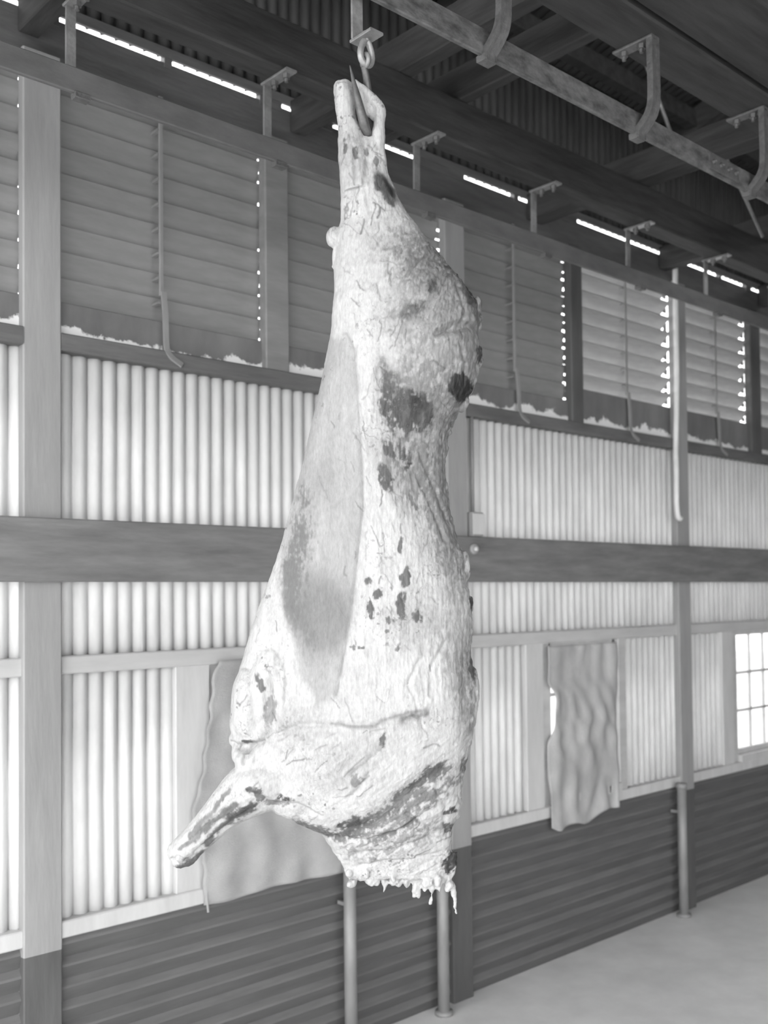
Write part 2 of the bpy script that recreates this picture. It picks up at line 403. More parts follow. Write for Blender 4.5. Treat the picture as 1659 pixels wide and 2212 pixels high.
# pale hose on the far post
hp = smooth_path([(7.17, WY-.09, z(2.70)), (7.165, WY-.09, z(2.3)), (7.16, WY-.09, z(1.7)), (7.12, WY-.095, z(1.15)), (7.075, WY-.125, z(.95)), (7.07, WY-.125, z(.72)), (7.085, WY-.125, z(.60)), (7.12, WY-.13, z(.575))], 8)  # pale curved strip drawn down the face of the post
t = MB().tube([(p.x-7.17, p.y-WY, p.z-z(2.7)) for p in hp], .022, 12).build('hanging_strip', 'strip', None, True, (7.17, WY, z(2.7))); tag(t, 'pale hose hanging down the far post with a curled end', 'strip')

# ------------------------------------------------------------------ overhead beams, joists, rails
def beam(name, y0, y1, z0, z1, label, m_='beam'):
    o = MB().box(-3, 12.59, y0-(y0+y1)/2, (y1-y0)/2, 0, z1-z0, .008).build(name, m_, None, False, (0, (y0+y1)/2, z(z0))); return tag(o, label, 'beam')
beam('timber_beam', 3.68, 3.815, 2.363, 2.60, 'long dark timber beam carrying the rail nearest the louvre wall')
beam('timber_beam', 2.34, 2.585, 2.363, 2.62, 'heavy timber beam carrying the rail with the carcass')
beam('timber_beam', 1.98, 2.32, 2.37, 2.62, 'broad timber beam bolted alongside the carcass rail beam')
JX = [(-1.2, 'a'), (.4, 'a'), (1.9, 'a'), (3.44, 'square dark ceiling joist crossing above the carcass hook'), (3.86, 'thin dark ceiling joist in the shadow beside the square joist'), (5.50, 'ceiling joist crossing above the second rail bracket'), (7.1, 'ceiling joist crossing above the open louvres'), (8.7, 'ceiling joist crossing above the glazed window'), (10.4, 'ceiling joist nearest the corrugated end wall')]
JX[0] = (-1.2, 'ceiling joist nearest the open end of the shed'); JX[1] = (.4, 'second ceiling joist from the open end of the shed'); JX[2] = (1.9, 'third ceiling joist from the open end of the shed')
for (xx, lab) in JX:
    wj = .10 if xx != 3.86 else .07; wj = .16 if xx == 5.5 else wj
    o = MB().box(-wj/2, wj/2, -3.0, 4.58-1.5+1.5-1.6, 0, .18, .006).build('ceiling_joist', 'joist', None, False, (xx, 1.6, z(2.60))); tag(o, lab, 'joist', 'ceiling joists')
# sloping roof ties
for (p, q, lab) in (((5.25, 3.52, z(3.32)), (5.56, 3.48, z(2.80)), 'thin iron tie rod sloping down behind the rail bracket'), ((5.9, 3.33, z(2.78)), (6.5, 3.40, z(2.42)), 'thin iron brace sloping down below the rail joint')):
    P = [Vector(p), (Vector(p)+Vector(q))/2, Vector(q)]; o = MB().tube([v-P[0] for v in P], .012, 8, ref=(0, 1, 0)).build('tie_rod', 'strap', None, True, P[0]); tag(o, lab, 'rod')
# diagonal rafters that show dark against the gable sheets
for (xx, lab) in ((4.55, 'sloping roof rafter over the middle post'), (7.17, 'sloping roof rafter over the hose post'), (9.8, 'sloping roof rafter beyond the glazed window')):
    b = MB().sweep([(0, 0, 0), (0, -4.6, 1.45)], [(-.05, -.09), (.05, -.09), (.05, .09), (-.05, .09)])
    o = b.build('rafter', 'joist', None, False, (xx, WY+.05, z(3.62))); tag(o, lab, 'rafter', 'roof rafters')

def bolt(parent, x_, y_, z_, axis='z', r=.018, h=.02):
    b = MB(); d = (0, 0, -h) if axis == 'z' else (0, -h, 0)
    ref = (1, 0, 0)
    b.tube([(0, 0, 0), d], r, 6, ref); b.tube([d, (d[0]*1.8, d[1]*1.8, d[2]*1.8)], r*.5, 8, ref)
    return b.build('bolt', 'cast', parent, False, (x_, y_, z_))
RZ0, RZ1 = 1.965, 2.065
def rail(y, xs, side, label, splice=None):
    t = empty('overhead_rail', (0, y, z(RZ0))); tag(t, label, 'rail')
    MB().box(-2.9, 12.5, -.011, .011, 0, RZ1-RZ0, .004).build('rail_bar', 'rail' if side < 0 else 'railgrey', t)
    zb = 2.363 - RZ0
    for xx in xs:
        br = empty('hanger_bracket', (xx, 0, 0)); br.parent = t
        s = side                       # -1: the hanger drops on the near side, +1: on the wall side
        MB().box(-.03, .03, min(-s*.10, s*.10), max(-s*.10, s*.10), zb-.012, zb, .003).build('flange', 'cast' if s < 0 else 'strap', br)
        path = smooth_path([(0, s*.088, zb-.005), (0, s*.09, zb-.12), (0, s*.09, .13), (0, s*.075, .07), (0, s*.04, .03), (0, s*.018, .01), (0, s*.015, -.02)], 6)
        if s < 0:
            MB().sweep(path, [(-.027, -.006), (.027, -.006), (.027, .006), (-.027, .006)]).build('hanger_arm', 'cast', br)
            for e in (-.022, .022):
                MB().sweep(path, [(e-.006, -.017), (e+.006, -.017), (e+.006, .012), (e-.006, .012)]).build('arm_rib', 'cast', br)
        else:
            MB().sweep(path, [(-.02, -.006), (.02, -.006), (.02, .006), (-.02, .006)]).build('hanger_arm', 'strap', br)
        MB().box(-.03, .03, -.022, .022, -.022, .004, .003).build('rail_clip', 'cast', br)
        bolt(br, 0, -s*.06, zb-.012); bolt(br, 0, s*.03, zb-.012)
    if splice:
        sp = MB().box(-.13, .13, -.019, -.010, .012, .088, .003).build('splice_plate', 'cast', t, False, (splice, 0, 0))
        for q in (-.10, -.035, .035, .10): bolt(sp, q, -.018, .05, 'y', .013, .012)
    return t
rail(3.75, [1.762+.947*k for k in range(-4, 11)], 1, 'long flat steel rail hung nearest the louvre wall')
rail(2.5, [2.74+.955*k for k in range(-5, 9)], -1, 'long flat steel rail from which the carcass hangs', 4.39)

# ------------------------------------------------------------------ trolley and hook
D = 3.349
O = Vector((0, 0, H))
def at(px, py, dd=0):                 # a point on the hanging plane of the carcass, dd metres behind it
    return O + (CR*((px-CX)/F) + CU*(-(py-CY)/F) + CF)*D + CF*dd
PXM = D/F                             # metres to one unit of the outline
top = at(790, 82); tx = top.x
t = empty('rail_trolley', (tx, 2.5, z(RZ1))); tag(t, 'iron rail trolley with a bent strap carrying the meat hook', 'trolley')
zpl = top.z - z(RZ1)                  # foot plate level under the rail
st = smooth_path([(0, .045, .03), (0, .045, -.02)], 2) + [(0, .045, zpl+.012), (0, .04, zpl), (0, -.03, zpl)]
MB().sweep(st, [(-.022, -.0045), (.022, -.0045), (.022, .0045), (-.022, .0045)]).build('bent_strap', 'steel', t)
MB().box(-.028, .028, -.055, .05, zpl-.006, zpl+.004, .002).build('foot_plate', 'strap', t)
MB().tube([(0, -.012, .03), (0, .012, .03)], .045, 20, ref=(1, 0, 0)).build('roller', 'rail', t, True)
MB().tube([(0, -.02, .03), (0, .05, .03)], .010, 10, ref=(1, 0, 0)).build('axle', 'steel', t, True)
MB().tube([(0, 0, zpl+.02), (0, 0, zpl-.012)], .011, 12).build('swivel_pin', 'steel', t, True)
# link: pear-shaped loop
lc = at(791, 114); rg = []
side = (CR*.75 + CF*.66).normalized()
for i in range(28):
    a = 2*math.pi*i/28; w = 15.5*PXM*(1 - .28*math.sin(a)); rg.append(side*(w*math.cos(a)) + Vector((0, 0, 1))*(27*PXM*math.sin(a)))
o = MB().tube(rg, .0108, 12, ref=tuple(side.cross(Vector((0, 0, 1)))), closed=True).build('swivel_link', 'steel', None, True, lc); tag(o, 'pear-shaped iron link between the trolley and the hook', 'link')
# hook: eye, shank down behind the tendon, point rising through the hock
t = empty('meat_hook', at(793, 172)); tag(t, 'long pointed iron meat hook through the hock of the carcass', 'hook')
hb = t.location
ec = at(789, 131); eye = []
es = (CR*.70 - CF*.70).normalized()
for i in range(20):
    a = 2*math.pi*i/20; eye.append(ec - hb + es*(10*PXM*math.cos(a)) + Vector((0, 0, 1))*(13*PXM*math.sin(a)))
MB().tube(eye, .0085, 12, ref=tuple(es.cross(Vector((0, 0, 1)))), closed=True).build('hook_eye', 'steel', t, True)
hk = smooth_path([at(786, 143, .0), at(791, 165, .012), at(796, 200, .035), at(801, 240, .045), at(801, 276, .03), at(796, 292, .0), at(788, 278, -.03), at(779, 245, -.042), at(769, 205, -.045), at(757.5, 156, -.046)], 6)
nr = len(hk); rr = [float(np.interp(i/(nr-1), [0, .15, .5, .68, .85, 1], [.0105, .0120, .0135, .0165, .0120, .0016])) for i in range(nr)]
MB().tube([p-hb for p in hk], rr, 12, ref=tuple(CR), flat=1).build('hook_body', 'hook', t, True)
#CARCASS#
# ------------------------------------------------------------------ the carcass
def vnoise(P, seed=0):
    """smooth value noise on an (n,3) array"""
    i = np.floor(P).astype(np.int64); f_ = P - i; w = f_*f_*f_*(f_*(f_*6-15)+10)
    def hsh(ix, iy, iz):
        h = (ix*374761393 + iy*668265263 + iz*2147483647 + seed*1274126177) & 0xffffffff
        h = ((h ^ (h >> 13))*1274126177) & 0xffffffff; h = h ^ (h >> 16)
        return (h & 0xffff)/32767.5 - 1
    r = 0
    for dx in (0, 1):
        for dy in (0, 1):
            for dz in (0, 1):
                ww = (w[:, 0] if dx else 1-w[:, 0])*(w[:, 1] if dy else 1-w[:, 1])*(w[:, 2] if dz else 1-w[:, 2])
                r = r + ww*hsh(i[:, 0]+dx, i[:, 1]+dy, i[:, 2]+dz)
    return r
def fbm(P, o=4, seed=0, g=.55):
    r = 0; a = 1; t_ = 0
    for k in range(o): r = r + a*vnoise(P*2**k + 7.3*k, seed+k); t_ += a; a *= g
    return r/t_
LEFT = [(300, 729), (330, 731), (400, 735), (480, 737), (500, 731), (540, 726), (580, 721), (640, 722), (720, 715), (800, 700), (890, 680), (1000, 655), (1090, 630), (1180, 607), (1260, 580), (1350, 545), (1420, 525), (1490, 505), (1560, 496), (1600, 503), (1640, 520), (1690, 550), (1750, 600), (1775, 640), (1797, 690), (1830, 715), (1870, 740), (1897, 752), (1925, 775)]
RIGHT = [(300, 826), (330, 832), (380, 840), (430, 860), (470, 885), (520, 920), (570, 960), (610, 990), (630, 1010), (660, 1028), (705, 1036), (722, 1030), (750, 1034), (775, 1038), (810, 1030), (850, 1018), (890, 990), (920, 975), (950, 965), (1000, 962), (1060, 965), (1120, 975), (1160, 985), (1200, 1000), (1225, 1004), (1260, 1006), (1300, 1019), (1340, 1018), (1420, 1016), (1460, 1027), (1500, 1030), (1560, 1027), (1620, 1013), (1660, 1001), (1710, 999), (1750, 993), (1780, 976), (1830, 976), (1860, 983), (1890, 976), (1925, 965)]
BF = [(300, .022), (330, .035), (400, .052), (480, .072), (560, .10), (650, .14), (750, .16), (850, .155), (950, .13), (1050, .11), (1150, .105), (1300, .115), (1450, .135), (1550, .145), (1650, .135), (1750, .105), (1800, .08), (1850, .05), (1900, .022), (1925, .012)]
BB = [(300, .02), (400, .045), (600, .09), (800, .09), (1000, .06), (1300, .055), (1600, .07), (1800, .05), (1925, .012)]
def ip(T, y): return float(np.interp(y, [a for a, _ in T], [b for _, b in T]))
cb = MB(); NS = 56; rows = list(range(300, 1898, 5))
for y in rows:
    l, r_ = ip(LEFT, y), ip(RIGHT, y); c, hw = (l+r_)/2, (r_-l)/2
    bf, bb = ip(BF, y), ip(BB, y)
    for k in range(NS):
        th = 2*math.pi*k/NS; s_, q = math.cos(th), math.sin(th)
        fu = abs(q)**.75
        dd = -bf*fu*(1 + .12*s_) if q > 0 else bb*fu
        cb.v.append(tuple(at(c + hw*s_, y) + CF*dd))
for i in range(len(rows)-1):
    for k in range(NS): cb.f.append((i*NS+k, i*NS+(k+1) % NS, (i+1)*NS+(k+1) % NS, (i+1)*NS+k))
cb.f.append(tuple(range(NS-1, -1, -1))); cb.f.append(tuple((len(rows)-1)*NS+k for k in range(NS)))
def limb(pts, n=7, seg=18, flat=1.0):
    """pts: (px, py, depth, radius in outline units)"""
    P = smooth_path([at(a, b, d) for a, b, d, _ in pts], n)
    R_ = [v.x for v in smooth_path([(r_, 0, 0) for *_, r_ in pts], n)]
    cb.tube(P, [max(2, q)*PXM for q in R_], seg, ref=tuple(CR), flat=flat)
def blob(x_, y_, d, rx, ry, rz=None):
    rz = rz or rx; n = len(cb.v); A, B = 10, 16
    for i in range(A+1):
        ph = math.pi*i/A
        for k in range(B):
            th = 2*math.pi*k/B
            cb.v.append(tuple(at(x_, y_, d) + CR*(rx*PXM*math.sin(ph)*math.cos(th)) + CF*(rz*PXM*math.sin(ph)*math.sin(th)) + CU*(ry*PXM*math.cos(ph)*1.0)))
    for i in range(A):
        for k in range(B): cb.f.append((n+i*B+k, n+i*B+(k+1) % B, n+(i+1)*B+(k+1) % B, n+(i+1)*B+k))
# shank bone with its sawn knuckle, tendon and web
limb([(740, 186, 0, 19), (743, 215, 0, 22), (750, 260, 0, 22), (758, 300, 0, 28), (765, 350, -.005, 34), (775, 420, -.01, 38)])
blob(733, 190, 0, 13, 16); blob(746, 182, 0, 15, 10); blob(729, 200, 0, 9, 20)
limb([(764, 172, .004, 4.5), (783, 190, .004, 8), (803, 214, .003, 12), (819, 236, .002, 13.5), (819, 262, 0, 13), (817, 292, 0, 14), (812, 330, 0, 20), (806, 380, -.005, 28)])
limb([(770, 186, .012, 5), (785, 212, .012, 9), (800, 236, .010, 11), (812, 255, .006, 10)])
limb([(766, 176, .006, 3.5), (790, 196, .004, 3.5), (812, 216, .002, 4), (829, 236, 0, 4.5), (829, 262, 0, 4)], seg=10)
limb([(770, 180, .008, 4), (776, 200, .014, 8), (786, 224, .014, 9), (800, 246, .008, 8)])
# knee knob and strings of fat on the left edge
blob(722, 515, -.01, 19, 24); blob(714, 512, -.01, 11, 14); blob(726, 560, -.01, 9, 30); blob(720, 578, -.01, 4, 6)
# shoulder, elbow and foreleg
blob(575, 1655, -.03, 62, 62, 45); blob(640, 1690, -.045, 75, 72, 38)
limb([(680, 1660, .0, 40), (620, 1680, -.01, 55), (565, 1690, -.03, 61), (528, 1712, -.03, 55), (490, 1745, -.025, 43), (450, 1785, -.02, 35.5), (415, 1820, -.015, 33), (392, 1843, -.01, 32), (386, 1849, -.01, 28)], 8, 28)
blob(522, 1622, -.02, 20, 30, 30); blob(508, 1596, -.015, 12, 16); blob(545, 1640, -.045, 34, 40)
blob(378, 1838, -.01, 15, 20); blob(392, 1858, -.012, 20, 14); blob(383, 1863, -.01, 7, 8)
# brisket bag at the left
blob(545, 1520, -.02, 44, 92, 60); blob(600, 1500, -.05, 60, 120, 50)
# hard lumps on the cut back edge
blob(1004, 1226, -.005, 13, 36, 14); blob(1035, 698, -.02, 7, 20, 10); blob(1030, 672, -.03, 8, 26, 10); blob(1036, 771, -.01, 8, 24, 12)
blob(1022, 790, -.03, 13, 44, 16); blob(996, 868, -.03, 16, 26, 14); blob(1019, 1305, -.005, 5, 20); blob(1022, 1500, -.02, 12, 60, 16); blob(1008, 1420, -.01, 8, 16)
rg_ = np.random.RandomState(11)
for k in range(60):                   # ragged edge of the split back
    y = 900 + k*15 + rg_.uniform(-5, 5)
    if y > 1780: break
    blob(ip(RIGHT, y) - 6 + rg_.uniform(-3, 3), y, rg_.uniform(-.02, .02), rg_.uniform(5, 9), rg_.uniform(8, 17), rg_.uniform(6, 12))
# torn fringe of the neck
for (x_, y0, y1, r_) in ((762, 1885, 1903, 8), (778, 1890, 1902, 8), (795, 1892, 1906, 8), (812, 1898, 1912, 7), (830, 1895, 1930, 6.5), (846, 1900, 1912, 7), (862, 1900, 1914, 7), (880, 1902, 1916, 7), (896, 1905, 1938, 6), (905, 1910, 1940, 5), (918, 1905, 1924, 7), (934, 1908, 1928, 7), (950, 1905, 1926, 7), (968, 1895, 1922, 8), (980, 1850, 1885, 7)):
    limb([(x_, y0-12, -.005, r_+2), (x_+rg_.uniform(-2, 2), (y0+y1)/2, -.005, r_), (x_+rg_.uniform(-3, 3), y1, -.005, r_*.5)], 5, 10)
limb([(930, 1915, 0, 6), (933, 1932, 0, 3), (931, 1942, 0, 3), (930, 1954, 0, 3.4)], 5, 10)
limb([(962, 1892, 0, 9), (976, 1905, 0, 6), (979, 1925, 0, 4.5), (983, 1945, 0, 4), (982, 1958, 0, 4.2), (986, 1975, 0, 2.4)], 5, 10)
limb([(969, 1850, -.01, 12), (977, 1872, -.01, 10), (968, 1895, -.01, 9)], 5, 12)
for k in range(26):
    blob(rg_.uniform(750, 975), rg_.uniform(1872, 1908), rg_.uniform(-.03, .0), rg_.uniform(6, 13), rg_.uniform(6, 14), rg_.uniform(5, 9))
raw = cb.mesh('carcass_raw')
tmp = bpy.data.objects.new('carcass_raw', raw); COL.objects.link(tmp)
rm = tmp.modifiers.new('r', 'REMESH'); rm.mode = 'VOXEL'; rm.voxel_size = .0032; rm.adaptivity = 0
sm = tmp.modifiers.new('s', 'SMOOTH'); sm.factor = .5; sm.iterations = 9
dg = bpy.context.evaluated_depsgraph_get(); ev = tmp.evaluated_get(dg)
me = bpy.data.meshes.new_from_object(ev); bpy.data.objects.remove(tmp)
nv = len(me.vertices); V = np.empty(nv*3); me.vertices.foreach_get('co', V); V = V.reshape(-1, 3)
NN = np.empty(nv*3); me.vertices.foreach_get('normal', NN); NN = NN.reshape(-1, 3)
aR, aU, aF = np.array(CR), np.array(CU), np.array(CF)
Q = V - np.array(O)
X_ = CX + (Q@aR)/PXM; Y_ = CY - (Q@aU)/PXM; DD = Q@aF - D           # the carcass's own across / down / depth coordinates
FR = np.clip(-(NN@aF), 0, 1)                                         # outer (skin) side
UV = np.stack([X_, Y_, DD/PXM], 1)
w1 = fbm(UV/60, 3, 1); w2 = fbm(UV/60, 3, 21)
wx = X_ + 9*w1 + 4*fbm(UV/14, 2, 5); wy = Y_ + 9*w2 + 4*fbm(UV/14, 2, 9)
def segd(x_, y_, a, b):
    ax, ay = a; bx_, by = b; dx, dy = bx_-ax, by-ay
    t_ = np.clip(((x_-ax)*dx + (y_-ay)*dy)/(dx*dx+dy*dy+1e-9), 0, 1)
    return np.hypot(x_-ax-t_*dx, y_-ay-t_*dy)
def line(pts, wd, x_=None, y_=None):
    x_ = wx if x_ is None else x_; y_ = wy if y_ is None else y_
    d = np.min([segd(x_, y_, pts[i], pts[i+1]) for i in range(len(pts)-1)], 0); return np.exp(-(d/wd)**2)
def poly(pts, fe):
    ins = np.zeros(nv, bool); n = len(pts)
    for i in range(n):
        (x1, y1), (x2, y2) = pts[i], pts[(i+1) % n]
        c_ = ((y1 > wy) != (y2 > wy)) & (wx < (x2-x1)*(wy-y1)/(y2-y1+1e-9)+x1); ins ^= c_
    d = np.min([segd(wx, wy, pts[i], pts[(i+1) % n]) for i in range(n)], 0)
    return 1/(1+np.exp(-np.where(ins, d, -d)/fe))
def ell(x0, y0, rx, ry, ang=0, p=2, raw_=False):
    c, s_ = math.cos(math.radians(ang)), math.sin(math.radians(ang)); x_, y_ = ((X_, Y_) if raw_ else (wx, wy))
    u_, v_ = ((x_-x0)*c + (y_-y0)*s_)/rx, (-(x_-x0)*s_ + (y_-y0)*c)/ry
    return np.exp(-np.power(u_*u_+v_*v_, p/2*1.0)) if p != 9 else 1/(1+np.exp((np.hypot(u_, v_)-1)*6))
# ---- relief
disp = np.zeros(nv)
for (x0, y0, rx, ry, an, a) in ((930, 650, 80, 110, 0, .020), (860, 560, 60, 90, -30, .010), (985, 610, 30, 26, 0, .010), (900, 1060, 45, 150, -14, -.022), (880, 905, 45, 45, 0, -.014), (850, 840, 18, 60, -20, -.010),
                           (985, 730, 45, 9, -20, -.014), (960, 790, 40, 60, 0, .010), (860, 1330, 120, 130, 0, .014), (700, 1650, 90, 70, 0, .020), (800, 1680, 90, 50, -25, .016), (760, 1780, 80, 16, -20, -.012), (900, 1680, 90, 16, -38, -.014),
                           (590, 1520, 16, 60, 10, -.018), (545, 1605, 40, 9, -10, -.016), (545, 1625, 8, 22, 20, -.010), (880, 1545, 120, 12, 8, -.008), (680, 1330, 60, 110, 0, -.008), (1000, 1500, 12, 90, 0, -.008), (770, 440, 12, 130, 0, -.004), (905, 1800, 60, 10, -15, -.006), (950, 1760, 12, 60, 30, -.006)):
    disp += a*ell(x0, y0, rx, ry, an, raw_=True)*FR
flap = [(752, 735), (768, 770), (779, 900), (785, 1000), (786, 1100), (776, 1200), (762, 1330), (745, 1430), (734, 1490)]
disp -= .0045*line(flap, 5, X_+3*w1, Y_)*FR
for pl in ([(690, 1070), (720, 1092), (755, 1080), (785, 1040)], [(660, 990), (700, 970), (740, 930)], [(785, 1180), (750, 1210), (720, 1250)]): disp += .0022*line(pl, 6, X_+3*w1, Y_+3*w2)*FR
CREASE = [([(503, 1600), (525, 1604), (548, 1596), (575, 1592)], 4.5, .011), ([(556, 1600), (541, 1612), (536, 1634)], 3.5, .010), ([(575, 1590), (598, 1560), (606, 1500), (596, 1460)], 7, .010), ([(600, 1575), (660, 1552), (740, 1546), (820, 1555)], 6, .006),
    ([(548, 1690), (575, 1700), (600, 1722), (650, 1722), (700, 1745)], 5, .008), ([(770, 1650), (800, 1625), (835, 1600)], 6, .007), ([(760, 1700), (790, 1670), (800, 1650)], 5, .006), ([(720, 1800), (790, 1800), (860, 1780), (930, 1740)], 5, .008),
    ([(760, 1836), (850, 1822), (940, 1800)], 5, .006), ([(775, 1862), (860, 1850), (955, 1832)], 4, .005), ([(880, 1740), (920, 1770), (950, 1800)], 5, .006), ([(940, 1690), (965, 1730), (960, 1790)], 5, .007), ([(905, 1420), (880, 1470), (900, 1520), (915, 1560)], 5, .005), ([(960, 1380), (930, 1440), (925, 1490)], 5, .005),
    ([(430, 1830), (490, 1782), (550, 1735)], 4, .006), ([(415, 1808), (465, 1762), (515, 1712)], 4, .005), ([(408, 1848), (470, 1812), (540, 1765)], 3.5, .004), ([(375, 1848), (395, 1838), (410, 1852)], 3, .005),
    ([(978, 640), (1000, 690), (990, 715)], 5, .008), ([(940, 745), (975, 722), (1018, 715)], 6, .010), ([(985, 760), (1000, 800), (1002, 850)], 5, .007), ([(890, 1010), (930, 1080), (960, 1170)], 5, .007), ([(905, 980), (945, 1060), (975, 1150)], 5, .007), ([(870, 960), (885, 1010), (900, 1060)], 5, .005),
    ([(766, 330), (772, 420), (760, 520)], 5, .004), ([(800, 330), (790, 400), (800, 470)], 5, .004)]
for pl, wd, a in CREASE: disp -= a*line(pl, wd, X_+6*w1, Y_+6*w2)*FR
for pl, wd, a in CREASE: disp += .35*a*line([(q[0]-4, q[1]-11) for q in pl], wd*2.2, X_+6*w1, Y_+6*w2)*FR
edge = np.clip(1 - np.abs(np.interp(Y_, [a for a, _ in RIGHT], [b for _, b in RIGHT]) - X_)/26, 0, 1)*(Y_ > 560)
# grain runs down the side and fans over the rump and shoulder
st_v = np.stack([X_/16, Y_/70, DD/PXM/16], 1)
an1 = fbm(st_v, 4, 31); an2 = fbm(np.stack([(X_+Y_*.55)/14, (Y_-X_*.55)/44, DD/PXM/16], 1), 4, 41); an3 = fbm(np.stack([(X_-Y_*.8)/40, (Y_+X_*.8)/12, DD/PXM/16], 1), 4, 51)
lo_m = 1/(1+np.exp(-(Y_-1560)/30)); ru_m = ell(920, 640, 150, 170, 0, raw_=True)
aniso = an1*(1-lo_m)*(1-ru_m) + an2*ru_m*(1-lo_m) + an3*lo_m
memb = poly([(718, 740), (752, 738), (770, 790), (779, 900), (785, 1000), (785, 1100), (776, 1200), (762, 1330), (742, 1440), (730, 1495), (700, 1490), (668, 1435), (645, 1365), (618, 1300), (606, 1225), (622, 1125), (648, 1020), (672, 910), (698, 800)], 4)
lump = fbm(UV/42, 3, 61); fine = fbm(UV/11, 3, 71)
rough_amt = np.where(memb > .5, .25, 1.0)
disp += rough_amt*(.0030*lump + .0026*aniso + .0008*fine)
rid = 1-np.abs(fbm(np.stack([X_/34, Y_/60, DD/PXM/34], 1), 4, 81)); disp -= rough_amt*.0008*np.clip((rid-.90)/.1, 0, 1)
disp += edge*(.007*fbm(UV/20, 3, 91)) + (Y_ > 1840)*(.006*fbm(UV/16, 3, 95))
V2 = V + NN*disp[:, None]
# ---- lean and fat: tone of the tissue itself
fib_v = fbm(np.stack([X_/5.0, Y_/34, DD/PXM/5], 1), 3, 201)
fib_r = fbm(np.stack([(X_+Y_*.35)/5.0, (Y_-X_*.35)/24, DD/PXM/6], 1), 3, 211)
fib_s = fbm(np.stack([(X_-Y_*.7)/26, (Y_+X_*.7)/5.5, DD/PXM/6], 1), 3, 221)
fib = fib_v*(1-lo_m)*(1-ru_m) + fib_r*ru_m*(1-lo_m) + fib_s*lo_m
crin = 1-np.abs(fbm(UV/np.array([9., 15, 9]), 3, 231))*2.2
V2 = V2 + NN*((.0022*fib + .0013*crin)*np.where(memb > .5, .2, .7)*(1+1.3*ru_m)*np.clip((X_-640)/260, .35, 1))[:, None]
rag_n = .9*aniso + .8*fib + .35*fine + 1.0*fbm(UV/np.array([7., 10, 7]), 3, 241)
def rag(mask, k=9, am=.55): return 1/(1+np.exp(-(mask + am*rag_n*np.clip(mask*3, 0, 1) - .42)*k))*np.clip(mask*6, 0, 1)
T = .92 + .05*lump + .04*aniso + .04*fib*(1-.6*memb)
def over(mask, tone, amt=1.0):
    global T
    m_ = np.clip(mask*amt, 0, 1); T = T*(1-m_) + tone*m_
over(memb, .77 + .05*an1 + .03*fib_v, .95)
over(ell(700, 1030, 40, 60, 10)*memb, .70 + .04*an1, .8)
over(ell(700, 1322, 66, 82, -8, 9)*memb, .57 + .05*an1 + .03*fib_v, .95)
over(rag(ell(640, 1235, 30, 150, 8)*.9, 8)*memb, .50)
over(rag(ell(655, 1330, 26, 80, -14)*.7, 8)*memb, .52, .8)
over(poly([(640, 1340), (668, 1435), (700, 1490), (720, 1500), (690, 1510), (660, 1440)], 5), .66, .6)
over(ell(836, 412, 13, 35, -32, 9), .20 + .10*an1)
over(rag(line([(818, 395), (836, 440), (848, 455)], 9)), .42)
for (x0, y0, rx, ry, an, tn, am) in ((915, 590, 105, 60, 28, .60, .9), (945, 640, 70, 70, 30, .56, .9), (930, 710, 90, 60, 0, .62, .8), (1014, 640, 20, 70, -18, .30, 1), (1030, 695, 12, 30, 0, .45, .9), (925, 648, 15, 12, 0, .36, 1), (893, 702, 28, 17, -25, .36, 1), (960, 770, 80, 70, 0, .66, .85), (1010, 770, 26, 80, 0, .60, .8),
                             (930, 880, 80, 90, 20, .56, .9), (915, 1000, 54, 140, -12, .54, .85), (950, 1110, 30, 140, -12, .50, .85), (968, 1200, 24, 80, -8, .56, .8), (990, 910, 16, 66, 16, .55, .8), (845, 840, 12, 46, -22, .40, .95), (866, 880, 26, 60, -25, .42, .95), (855, 1020, 30, 60, -25, .56, .8), (985, 1400, 26, 120, 0, .66, .7), (1005, 1500, 18, 100, 0, .58, .8), (760, 350, 30, 60, 0, .70, .6), (905, 1340, 70, 60, 0, .70, .55), (650, 1560, 60, 50, 0, .74, .6), (760, 1620, 100, 50, -15, .72, .55)):
    over(np.clip(.35*ell(x0, y0, rx, ry, an) + .9*rag(ell(x0, y0, rx, ry, an)*.72, 7, .75), 0, 1), tn + .14*aniso + .10*fib, am)
over(rag(ell(990, 846, 27, 24, -35, 9), 12, .4), .22 + .12*fib)
over(rag(ell(890, 903, 38, 38, 20, 9), 10, .6), .24 + .30*np.clip(aniso+.6*fib, -.3, .8))
over(rag(ell(858, 900, 28, 44, -20), 10, .8), .36)
